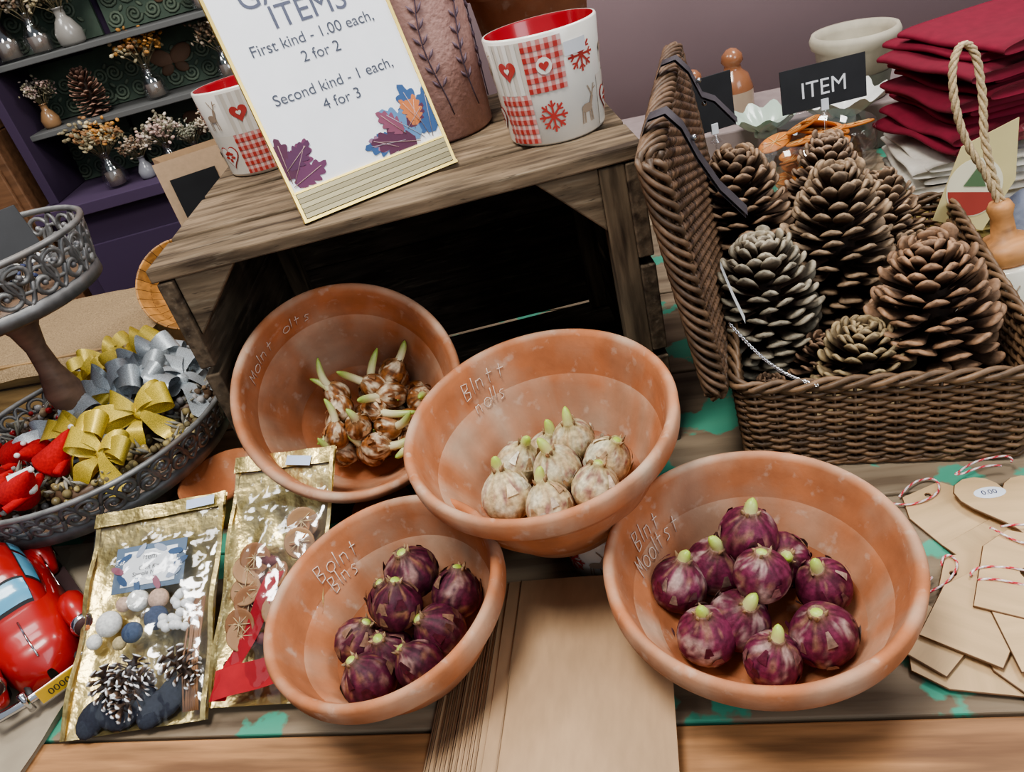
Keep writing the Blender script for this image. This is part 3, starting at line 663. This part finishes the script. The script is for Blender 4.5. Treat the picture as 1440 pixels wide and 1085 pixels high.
# ---------------------------------------------------------------- wreath kit bags
def kit(name,X,w,h,kind):
    b=B()
    def sh(u,v,s):
        x=(u-.5)*w*(1-.03*sin(v*pi)); y=v*h; pill=(sin(u*pi)**.6)*(sin(min(1,v*1.25)*pi)**.5 if v<.8 else 0)
        wr=.0035*noise.noise(Vector((u*5+s*9,v*7,s*3)))+.002*noise.noise(Vector((u*14,v*14,s)))
        return (x,y,s*(.017*pill+.0008)+wr*(.4+pill)+.018)
    b.add(grid(24,34,lambda u,v:sh(u,v,-1)),'gold',(.68,.54,.24))
    b.add(grid(24,34,lambda u,v:sh(u,v,1.2)),'film')
    b.add(grid(18,4,lambda u,v:((u-.5)*w*1.01,h*(.93+.07*v),.0215+.001*sin(u*20))),'gold',(.76,.60,.26))
    for e in (-1,1): b.add(grid(2,30,lambda u,v:((e*(.5-.035*u))*w*(1-.03*sin(v*pi)),v*h,.0205+.003*sin(v*14+e))),'gold',(.76,.60,.26))
    Z=.022
    if kind==1:
        b.add(box(-.045,.045,.150,.205,.026,.0268),'paper',(.12,.17,.24),smooth=False)
        b.add(box(-.034,.034,.156,.198,.0269,.0275),'paper',(.84,.86,.88),smooth=False)
        for k in range(10):
            a=k*tau/10; b.add(plate([[(.010*cos(t*tau/8),.004*sin(t*tau/8)) for t in range(8)]],.0003),'plain',R.choice([(.05,.10,.2),(.30,.10,.14),(.35,.40,.5)]),T(.040*cos(a),.177+.022*sin(a),.0278,R.uniform(0,180)),smooth=False)
        b.add(textg('Item',.010),'plain',(.1,.1,.1),T(0,.186,.0279),smooth=False); b.add(textg('Craft Kit\nSample Name',.0072),'plain',(.08,.08,.08),T(0,.174,.0279),smooth=False)
        b.add(plate([[(-.018,-.006),(.018,-.006),(.018,.006),(-.018,.006)]],.0004),'paper',(.55,.65,.85),T(.055,h*.962,.024,2),smooth=False)
        for (x,y,r,c) in [(-.045,.118,.015,(.85,.84,.80)),(-.012,.140,.013,(.85,.84,.80)),(.014,.138,.012,(.62,.42,.31)),(.014,.116,.014,(.05,.07,.13)),(-.014,.104,.012,(.06,.09,.16)),(-.030,.138,.009,(.6,.42,.32)),(-.06,.10,.009,(.85,.84,.8)),(-.028,.094,.008,(.55,.45,.25))]:
            b.add(ell(r,r,r*.8,16,10),'felt',c,T(x,y,Z))
        for k in range(22): b.add(ell(.0055,.0055,.0055,8,6),'ceramic',(.85,.85,.84),T(.045+R.uniform(-.020,.020),.122+R.uniform(-.022,.020),Z+R.uniform(0,.006)))
        for (x,y,rz) in [(-.042,.066,30),(-.005,.076,-10),(.038,.070,50),(-.024,.042,100),(.014,.048,-40)]:
            pinecone(b,T(x,y,Z,rz,80),.050,.021,50,(.30,.20,.13),(.12,.07,.045),white=1,seg=6)
        for k in range(6): b.add(ell(.022,.016,.008,14,8),'felt',(.03,.035,.05),T(-.05+k*.018,.018+.01*(k%2),Z-.003,R.uniform(0,90)))
        for k in range(9): b.add(tube([(.060+k*.002,.01,Z),(.058+k*.002+R.uniform(-.003,.003),.06,Z+.004),(.056+k*.002,.115+R.uniform(0,.02),Z)],.0013,5),'wood',(.30,.15,.07))
    else:
        for k in range(11):
            x,y=R.uniform(-.035,.035),.07+k*.012
            b.add(lathe([(0,0),(.014,0),(.017,.001),(.018,.003),(.0165,.0035),(.013,.0025),(0,.0025)],18),'plain',vary((.30,.14,.06) if k%2 else (.42,.24,.12)),T(x,y,Z+.002*(k%3),0,R.uniform(-30,30),R.uniform(-30,30)))
            for a in range(8): b.add(tube([(0,0,.004),(.013*cos(a*tau/8),.013*sin(a*tau/8),.004)],.0006,4),'plain',(.6,.45,.25),T(x,y,Z+.002*(k%3)))
        b.add(grid(20,3,lambda u,v:(-.055+.055*u+.020*v,.005+.10*u*1.3,Z+.008+.004*sin(u*9))),'cloth',(.36,.012,.018))
        b.add(grid(16,3,lambda u,v:(-.05+.10*u,.005+.030*v+.02*u,Z+.010+.003*sin(u*9))),'cloth',(.40,.02,.025))
        for k in range(20): b.add(ell(.010,.007,.006,8,6),'plain',vary((.12,.03,.03),.4),T(R.uniform(-.05,.05),R.uniform(.02,.17),Z-.002))
        b.add(plate([[(-.016,-.006),(.016,-.006),(.016,.006),(-.016,.006)]],.0004),'paper',(.55,.65,.85),T(.02,h*.95,.0235,-8),smooth=False)
    b.make(name,X=X)
kit('wreath_kit_bag',T(-.485,.570,-.006,-8,27),.172,.258,1)
kit('wreath_kit_bag',T(-.338,.555,-.002,-14,31),.130,.280,2)

# stone slab + toy car
b=B(); b.add(grid(20,20,lambda u,v:(-.16+.30*u+.004*noise.noise(Vector((u*6,v*6,1))),-.17+.36*v,.010+.0015*noise.noise(Vector((u*4,v*4,0))))),'stone',(.36,.30,.22))
b.add(box(-.156,.136,-.166,.186,0,.0095),'stone',(.30,.25,.18),smooth=False); b.make('stone_slab',X=T(-.70,.735,.0,-15))
b=B(); red=(.40,.018,.015)
def interp(tab,y):
    for k in range(len(tab)-1):
        if tab[k][0]<=y<=tab[k+1][0]:
            t=(y-tab[k][0])/(tab[k+1][0]-tab[k][0]); t=t*t*(3-2*t)*.5+t*.5; return [lerp(tab[k][q],tab[k+1][q],t) for q in (1,2)]
    return list(tab[0][1:]) if y<tab[0][0] else list(tab[-1][1:])
BT=[(-.128,.004,.030),(-.124,.022,.044),(-.110,.033,.055),(-.085,.040,.062),(-.05,.045,.066),(0,.047,.066),(.05,.045,.066),(.085,.040,.060),(.110,.032,.050),(.124,.020,.038),(.128,.004,.028)]
def body(u,v):
    y=-.128+.256*v; hw,top=interp(BT,y); a=u*pi
    return (hw*math.copysign(abs(cos(a))**.6,cos(a)),y,.014+(top-.014)*abs(sin(a))**.6)
b.add(grid(28,44,body),'paint',red)
CBT=[(-.062,.030,.062),(-.045,.036,.082),(-.025,.038,.098),(.0,.039,.103),(.03,.038,.101),(.06,.036,.090),(.085,.032,.074),(.105,.024,.056)]
def cab(u,v,k=1.0):
    y=-.062+.167*v; hw,top=interp(CBT,y); a=u*pi; s_=abs(sin(a))
    return (hw*k*math.copysign(abs(cos(a))**.55,cos(a))*(1-.16*s_),y,.050+(top-.050)*k*s_**.6)
b.add(grid(28,36,cab),'paint',red)
bl=(.14,.40,.58)
def win(u0,u1,v0,v1):
    for (g,kk,cl,mt_) in ((.0,1.010,(.02,.02,.022),'plain'),(.014,1.022,bl,'ceramic')):
        b.add(grid(8,6,lambda u,v:cab(lerp(u0+g,u1-g,u),lerp(v0+g,v1-g,v),kk+.004)),mt_,cl)
for a_,c_ in ((.06,.24),(.76,.94)):
    win(a_,c_,.16,.46); win(a_,c_,.49,.74)
win(.27,.73,.03,.17); win(.32,.68,.72,.88)
for sx in (-1,1):
    for yy_ in (-.084,.084):
        pf=[]
        for i in range(15):   # arched fender swept over the wheel
            t=i/14*pi; pf.append((sx*.048,yy_-.036*cos(t),.020+.026*sin(t)))
        b.add(tube(pf,[.006+.009*sin(i/14*pi) for i in range(15)],10),'paint',red)
        b.add(lathe([(0,-.008),(.018,-.008),(.022,-.004),(.022,.004),(.018,.008),(0,.008)],24),'plain',(.02,.02,.02),T(sx*.050,yy_,.022,0,0,90))
        b.add(lathe([(0,.011),(.009,.0115),(.012,.009),(.013,.007)],20),'chrome',(.75,.75,.75),T(sx*.050,yy_,.022,0,0,sx*90))
    b.add(ell(.0135,.008,.0135,18,10),'chrome',(.75,.75,.76),T(sx*.047,-.117,.043)); b.add(ell(.0105,.006,.0105,18,10),'plain',(.05,.015,.012),T(sx*.047,-.1215,.044)); b.add(ell(.0045,.005,.0045,12,8),'ceramic',(.75,.25,.05),T(sx*.047,-.1245,.0445))
    b.add(ell(.006,.005,.009,12,8),'ceramic',(.6,.1,.03),T(sx*.047,.120,.038))
    b.add(box(min(sx*.040,sx*.060),max(sx*.040,sx*.060),-.052,.052,.014,.018),'plain',(.04,.02,.02),smooth=False)
    b.add(tube([(sx*.0475,-.03,.048),(sx*.0475,.055,.048)],.0008,5),'chrome',(.7,.7,.7)); b.add(tube([(sx*.0478,.012,.052),(sx*.0478,.024,.052)],.0012,5),'chrome',(.7,.7,.7))
for yy_ in (-.138,.138):
    pts=[(-.066,yy_*.88,.020),(-.060,yy_*.96,.020),(-.03,yy_,.020),(.03,yy_,.020),(.060,yy_*.96,.020),(.066,yy_*.88,.020)]
    b.add(tube(pts,.0048,8),'chrome',(.7,.7,.72))
    for sx in (-1,1): b.add(tube([(sx*.03,yy_*1.02,.010),(sx*.03,yy_*1.02,.034)],.0035,8),'chrome',(.7,.7,.72)); b.add(tube([(sx*.025,yy_*.85,.02),(sx*.025,yy_,.02)],.003,6),'plain',(.05,.05,.05))
    b.add(box(-.020,.020,yy_*1.05-.001,yy_*1.05+.001,.012,.028),'plain',(.75,.45,.05),smooth=False)
b.add(textg('0000',.011),'plain',(.05,.04,.03),T(0,-.1465,.016,0,90),smooth=False)
b.add(tube([(0,-.122,.047),(0,-.105,.058),(0,-.075,.064)],.0012,6),'chrome',(.7,.7,.7))
b.make('toy_car',X=T(-.676,.765,.0115,36,0,0,1.12))

# ---------------------------------------------------------------- things at back right of table
b=B(); b.add(box(-.62,.55,-.13,.14,0,.10),'plain',(.34,.27,.26),smooth=False); b.make('display_riser',X=T(.90,1.72,0,YAW),bevel=.004)
b=B(); b.add(lathe([(0,0),(.062,0),(.065,.004),(.080,.11),(.088,.115),(.091,.13),(.086,.142),(.078,.140),(.074,.125),(.06,.01),(0,.01)],56),'plain',(.50,.45,.35)); b.add(lathe([(.0675,.012),(.0735,.055),(.0742,.058)],56),'plain',(.20,.21,.17),T(0,0,0,0,0,0,1.01)); b.make('cream_ceramic_planter',loc=(.90,1.66,.1005))
for (x,y,s) in ((.665,1.75,1.1),(.58,1.77,.9)):
    b=B(); b.add(lathe([(0,0),(.034,0),(.038,.01),(.038,.06),(.030,.085),(.018,.095),(.016,.105),(.022,.112),(.020,.125),(.010,.135),(0,.138)],36),'ceramic',(.33,.14,.07)); b.add(lathe([(.0385,.012),(.0387,.055)],36),'ceramic',(.50,.38,.28)); b.make('stoneware_shaker',X=T(x,y,.1005,0,0,0,s))
b=B(); b.add(lathe([(0,0),(.05,0),(.085,.04),(.105,.10),(.100,.175),(.097,.175),(.102,.10),(.082,.042),(.048,.006),(0,.006)],48),'glass')
for k in range(60):
    z=.02+k*.0027; q=R.uniform(0,.018+.45*min(z,.12)); a0=R.uniform(0,tau)
    X=T(q*cos(a0),q*sin(a0),z,0,R.uniform(-30,30),R.uniform(-30,30))
    b.add(lathe([(0,0),(.028,0),(.031,.001),(.032,.003),(.030,.0045),(.027,.004),(0,.0035)],24),'plain',vary((.62,.22,.045),.3),X)
    for a in range(8): b.add(tube([(0,0,.0045),(.026*cos(a*tau/8),.026*sin(a*tau/8),.005)],.0009,4),'plain',(.80,.50,.2),X)
b.make('dried_orange_bowl',X=T(.650,1.33,.0005,0,0,0,1.0))
def board(name,X,w,h,txt=None):
    b=B(); b.add(box(-w/2,w/2,-.0015,.0015,0,h),'black',(.02,.02,.022),smooth=False)
    if txt: b.add(textg(txt,h*.52),'chalk',(.8,.8,.82),T(0,-.0022,h*.28,0,90),smooth=False)
    b.add(lathe([(0,-.02),(.012,-.02),(.004,-.008),(.004,.004),(0,.004)],14),'glass',X=T(0,0,0)); b.add(tube([(0,0,-.02),(0,0,-.08)],.002,6),'glass')
    b.add(box(-.006,.006,-.004,.004,-.006,.012),'plain',(.7,.72,.75),smooth=False)
    b.make(name,X=X,bevel=.0006)
board('chalkboard_sign',T(.634,1.265,.230,-6,-8),.140,.070,'ITEM')
board('chalkboard_sign',T(.462,1.32,.222,4,-4),.078,.092)
for (x,y,z,s,c) in ((.80,1.53,.10,1,(.78,.78,.74)),(.66,1.575,.10,.8,(.50,.60,.50)),(.50,1.46,.0,1,(.6,.62,.6))):
    b=B(); b.add(grid(60,8,lambda u,v:((.085*v*(1+.07*cos(9*u*tau)*v))*cos(u*tau),(.085*v*(1+.07*cos(9*u*tau)*v))*sin(u*tau),.012+.045*v*v+.008*v*cos(9*u*tau)),cu=True),'ceramic',c)
    b.add(lathe([(0,.0),(.03,0),(.03,.016),(0,.016)],30),'ceramic',c); b.make('scalloped_dish',X=T(x,y,z+.001,R.uniform(0,90),0,0,s))
def napkins(name,X,n,col,w=.25,d=.20,t=.011,mess=.01,rr=4):
    b=B()
    for i in range(n):
        ox,oy,rz=R.uniform(-mess,mess),R.uniform(-mess,mess),R.uniform(-rr,rr); sd=i*3.1
        def f(u,v,i=i,sd=sd):
            a=u*tau; cx=math.copysign(abs(cos(a))**.35,cos(a)); cz=math.copysign(abs(sin(a))**.7,sin(a)); x=cx*w/2
            return (x,(v-.5)*d,(i+.5)*t+cz*t*.55+.006*noise.noise(Vector((x*9,v*2,sd)))+.003*sin(v*9+sd))
        g=grid(24,12,f,cu=True); V=13
        g[1].append(tuple(i_*V for i_ in range(24))); g[1].append(tuple(i_*V+12 for i_ in range(24))[::-1])
        b.add(g,'cloth',vary(col,.12),T(ox,oy,0,rz))
    b.make(name,X=X)
napkins('folded_napkins',T(.885,1.19,.003,YAW),4,(.55,.42,.15),.27,.22,.014)
napkins('folded_napkins',T(.885,1.20,.062,YAW),6,(.66,.62,.54),.27,.22,.012)
napkins('folded_napkins',T(.905,1.22,.138,YAW+14),11,(.20,.009,.028),.27,.22,.0155,.024,12)
b=B(); b.add(plate([[(-.05,-.06),(.03,-.075),(.062,.0),(.045,.085),(-.03,.045)]],.0015),'paper',(.62,.52,.26),T(0,0,.075,0,80),smooth=False)
b.add(plate([circ(.042,36,.002,-.012)],.0006),'paper',(.76,.70,.52),T(0,-.0020,.075,0,80),smooth=False)
b.add(plate([[(.002+.040*cos(t),-.012+.040*sin(t)) for t in [pi*1.05+k*pi*.9/16 for k in range(17)]]],.0006),'paper',(.36,.05,.035),T(0,-.0028,.075,0,80),smooth=False)
b.add(plate([[(-.016,-.010),(.018,-.010),(.001,.020)]],.0006),'paper',(.10,.17,.08),T(0,-.0034,.075,0,80),smooth=False)
b.make('novelty_card',X=T(.712,1.01,.078,-5,0,14))
b=B(); b.add(lathe([(0,0),(.040,0),(.042,.003),(.042,.085),(.040,.088),(0,.088)],48),'ceramic',(.80,.75,.64))
for k in range(10): b.add(tube([(.0425*cos(k*.63+t*.1),.0425*sin(k*.63+t*.1),.02+.05*(t/6)+.004*sin(t*2+k)) for t in range(7)],.0008,4),'plain',(.30,.22,.15))
b.add(lathe([(0,.088),(.030,.088),(.036,.095),(.036,.110),(.028,.118),(.015,.122),(.013,.15),(.016,.162),(.012,.17),(0,.172)],40),'wood',(.55,.26,.10))
lp=[(.0,0,.165),(-.012,0,.21),(-.03,0,.26),(-.038,0,.31),(-.035,0,.355),(-.02,0,.378),(-.006,0,.36),(-.004,0,.31),(-.008,0,.26),(-.004,0,.21),(.004,0,.165)]
fine=[]
for i in range(len(lp)-1):
    for q in range(8):
        t=q/8; p0,p1,p2,p3=[Vector(lp[max(0,min(len(lp)-1,i+k))]) for k in (-1,0,1,2)]
        fine.append(.5*((2*p1)+(p2-p0)*t+(2*p0-5*p1+4*p2-p3)*t*t+(3*p1-p0-3*p2+p3)*t**3))
for k in range(3):
    b.add(tube([p+Vector((.0028*cos(i*.9+k*tau/3),.0028*sin(i*.9+k*tau/3),0)) for i,p in enumerate(fine)],.0026,5),'rope',(.66,.50,.30))
b.make('rope_handled_ornament',X=T(.690,.845,.012,0,-8,-8))
b=B(); b.add(lathe([(0,0),(.06,0),(.11,.010),(.14,.022),(.138,.025),(.10,.014),(0,.006)],56),'ceramic',(.72,.70,.64)); b.make('serving_plate',loc=(.755,.86,.0005))
b=B()
b.add(grid(20,16,lambda u,v:(.07*cos(u*tau)*(1-.5*max(0,v-.7)/.3)+.006*noise.noise(Vector((u*9,v*6,0))),.045*sin(u*tau)*(1-.6*max(0,v-.7)/.3),.20*v),cu=True),'film')
b.add(ell(.05,.035,.05,16,10),'cloth',(.25,.28,.38),T(0,0,.055)); b.make('cellophane_gift_bag',X=T(.845,1.02,.001,-20))

# ---------------------------------------------------------------- background left
b=B(); pu=(.055,.032,.07)
X0,X1=-1.06,-.28; DZ=.03
b.add(box(X0,X1,2.40,2.43,-.75,1.3),'wall',pu,smooth=False)
b.add(box(X0-.02,X1+.02,2.08,2.40,.175+DZ,.205+DZ),'wall',(.075,.045,.095),smooth=False); b.add(box(X0,X1,2.11,2.40,-.75,.175+DZ),'wall',pu,smooth=False)
for k in range(2): b.add(box(X0+.04+k*.37,X0+.36+k*.37,2.10,2.11,-.6,.12),'wall',(.06,.036,.08),smooth=False)
for z in (.375,.545,.75): b.add(box(X0,X1,2.20,2.40,z-.014+DZ,z+DZ),'wall',(.13,.13,.125),smooth=False)
for x in (X0,X1-.025): b.add(box(x,x+.025,2.16,2.40,.205+DZ,1.3),'wall',pu,smooth=False)
b.make('shelf_unit',bevel=.002)
def relief(x,z,w,h):
    b=B(); c=(.10,.14,.10); b.add(box(-w/2,w/2,0,.012,0,h),'plain',c,smooth=False)
    for k in range(int(w/.05)):
        for j in range(max(1,int(h/.05))):
            cx=-w/2+.028+k*.05; cz=.028+j*.05; s=1 if (k+j)%2 else -1
            b.add(tube([(cx+s*(.003+.019*t/20)*cos(t*.62),-.002,cz+(.003+.019*t/20)*sin(t*.62)) for t in range(21)],.0042,5),'plain',vary((.17,.21,.15),.3))
            b.add(ell(.010,.006,.005,8,6),'plain',(.20,.24,.17),T(cx+.022,-.001,cz+.02,0,0,45*s))
    if w>.3:
        for sx in (-1,1): b.add(ell(.035,.006,.022,16,8),'plain',(.28,.16,.10),T(sx*.028,-.004,h*.55,0,0,-sx*25)); b.add(ell(.020,.006,.014,16,8),'plain',(.22,.13,.08),T(sx*.02,-.004,h*.33,0,0,sx*25))
    b.make('ornate_relief_panel',X=T(x,2.372,z+.002+DZ,0,-6))
relief(-.60,.545,.36,.155); relief(-.92,.545,.24,.16); relief(-.66,.375,.38,.145); relief(-.94,.375,.2,.14); relief(-.64,.205,.40,.145); relief(-.95,.205,.2,.145)
def vase(x,y,z,s,cols,gl):
    b=B(); b.add(lathe([(0,0),(.020,0),(.025,.006),(.026,.025),(.016,.045),(.010,.052),(.010,.065),(.013,.068),(.011,.068),(.008,.05),(.014,.042),(.023,.025),(.02,.004),(0,.003)],28),'glass' if gl else 'ceramic',R.choice([(.30,.28,.25),(.35,.2,.1),(.3,.3,.32)]))
    if gl: b.add(tube([(0,0,.004),(0,0,.03)],.016,10),'plain',(.25,.20,.16))
    sprigs(b,24,.006,.072,cols,T(0,0,.055),.010,1.1)
    b.make('dried_flower_vase',X=T(x,y,z+.0005+DZ,R.uniform(0,360),0,0,s))
cc=[[(.60,.50,.38),(.45,.30,.20),(.66,.6,.5)],[(.62,.30,.08),(.35,.18,.08),(.6,.5,.3),(.3,.25,.15)],[(.25,.16,.10),(.5,.4,.3),(.35,.28,.2)],[(.60,.42,.36),(.7,.6,.5),(.25,.22,.15)],[(.35,.33,.25),(.62,.58,.48),(.2,.2,.14)]]
for i,(x,z,s) in enumerate([(-.87,.205,1.35),(-.785,.205,.85),(-.71,.205,1.1),(-.64,.205,.85),(-.56,.205,1.0),(-.70,.375,1.3),(-.50,.375,1.2),(-.99,.375,.9),(-1.0,.545,1.6),(-.92,.545,1.4),(-.84,.545,1.3),(-.5,.545,1.0)]):
    vase(x,2.26 if z>.3 else 2.17,z,s,cc[(i+1)%5 if i else 1],i%3!=1)
b=B(); pinecone(b,Matrix.Identity(4),.12,.045,90,(.42,.25,.18),(.2,.1,.07),seg=6); b.make('dried_banksia',X=T(-.87,2.27,.378+DZ,0,0,0))
b=B(); b.add(box(-.40,.0,-.12,.12,-.75,.44),'wood',(.20,.10,.05),smooth=False); b.add(box(-.42,.0,-.14,.13,.44,.465),'wood',(.26,.14,.07),smooth=False)
for k in range(3): b.add(box(-.38,-.02,-.132,-.12,-.7+k*.37,-.38+k*.37),'wood',(.24,.12,.06),smooth=False)
b.make('wooden_cabinet',X=T(-1.09,2.25,0,0),bevel=.004)
b=B()
for k in range(28):
    a0=k*tau/28; a1=a0+tau/28*.95
    prf=[(.048,.0),(.055,.006),(.09,.04),(.105,.075),(.104,.080),(.100,.078),(.085,.045),(.048,.012)]
    b.add(grid(3,7,lambda u,v:(prf[round(v*7)][0]*cos(lerp(a0,a1,u)),prf[round(v*7)][0]*sin(lerp(a0,a1,u)),prf[round(v*7)][1])),'wood',vary((.50,.24,.07),.4))
b.add(lathe([(0,0),(.05,0),(.088,.040),(.100,.074),(.084,.043),(.05,.010),(0,.010)],56),'wood',(.14,.06,.02)); b.make('wooden_bowl',X=T(-.535,1.43,.152,-10,50,12,.84))
b=B(); b.add(box(-.18,.18,-.14,.14,0,.14),'wood',(.45,.28,.13),smooth=False)
for z in (.045,.095): b.add(box(-.182,.182,-.143,-.14,z-.002,z+.002),'plain',(.05,.03,.02),smooth=False)
b.add(grid(30,24,lambda u,v:(-.20+.40*u,-.155+.31*v,.143+.004*noise.noise(Vector((u*6,v*6,0)))-.05*max(0,abs(2*v-1)-.88)*4)),'burlap',(.36,.25,.14))
b.make('burlap_covered_box',X=T(-.78,1.47,0,-12),bevel=.002)
b=B(); w,d,h=.13,.06,.415
b.add(grid(1,1,lambda u,v:(-w/2+w*u,-d/2,h*v)),'kraft',(.60,.42,.27)); b.add(grid(1,1,lambda u,v:(-w/2+w*u,d/2,(h+.0)*v)),'kraft',(.50,.34,.2))
for e in (-1,1): b.add(([(e*w/2,-d/2,0),(e*w/2,0,0),(e*w/2,d/2,0),(e*w/2,d/2,h),(e*(w/2-.012),0,h-.004),(e*w/2,-d/2,h)],[(0,1,4,5),(1,2,3,4)]),'kraft',(.46,.31,.19),smooth=False)
b.add(grid(1,1,lambda u,v:(-w/2+w*u,-d/2+d*v,.001)),'kraft',(.5,.34,.2))
b.add(box(-.050,.025,-d/2-.003,-d/2-.001,h-.120,h-.030),'black',(.02,.02,.022),smooth=False); b.add(box(-.045,-.005,-d/2-.003,-d/2-.001,h-.17,h-.13),'paper',(.75,.78,.85),smooth=False)
b.make('paper_carrier_bag',X=T(-.410,1.36,.0005,15))

# ---------------------------------------------------------------- light & camera
def area(name,loc,tgt,size,power,col):
    l=bpy.data.lights.new(name,'AREA'); l.size=size; l.energy=power; l.color=col
    o=bpy.data.objects.new(name,l); bpy.context.scene.collection.objects.link(o); o.location=loc
    o.rotation_euler=(Vector(tgt)-Vector(loc)).to_track_quat('-Z','Y').to_euler(); return o
area('ceiling_lamp_main',(-.3,.35,2.1),(0,.8,0),.6,40,(1,.97,.92))
area('ceiling_lamp_right',(1.3,1.4,2.1),(.4,1,0),.6,24,(1,.98,.95))
area('ceiling_lamp_left',(-1.3,1.5,2.1),(-.8,2,.2),.6,16,(1,.98,.95))
area('window_light',(1.6,-1.4,1.6),(0,.8,.1),1.4,30,(.86,.93,1))
w=bpy.data.worlds.new('world'); bpy.context.scene.world=w; w.use_nodes=True
w.node_tree.nodes['Background'].inputs[0].default_value=(.82,.90,1,1); w.node_tree.nodes['Background'].inputs[1].default_value=.42
try: bpy.context.scene.view_settings.look='AgX - Medium High Contrast'
except Exception: pass
p=rad(32); r=rad(15.5)
Xa=Vector((1,0,0)); Dn=Vector((0,-sin(p),-cos(p))); F=Vector((0,cos(p),-sin(p)))
ra=Xa*cos(r)+Dn*sin(r); dn=-Xa*sin(r)+Dn*cos(r)
cam=bpy.data.cameras.new('camera'); cam.sensor_width=36; cam.lens=27; cam.clip_start=.01
co=bpy.data.objects.new('camera',cam); bpy.context.scene.collection.objects.link(co)
m=Matrix((ra,-dn,-F)).transposed().to_4x4(); m.translation=(0,0,.65); co.matrix_world=m
bpy.context.scene.camera=co
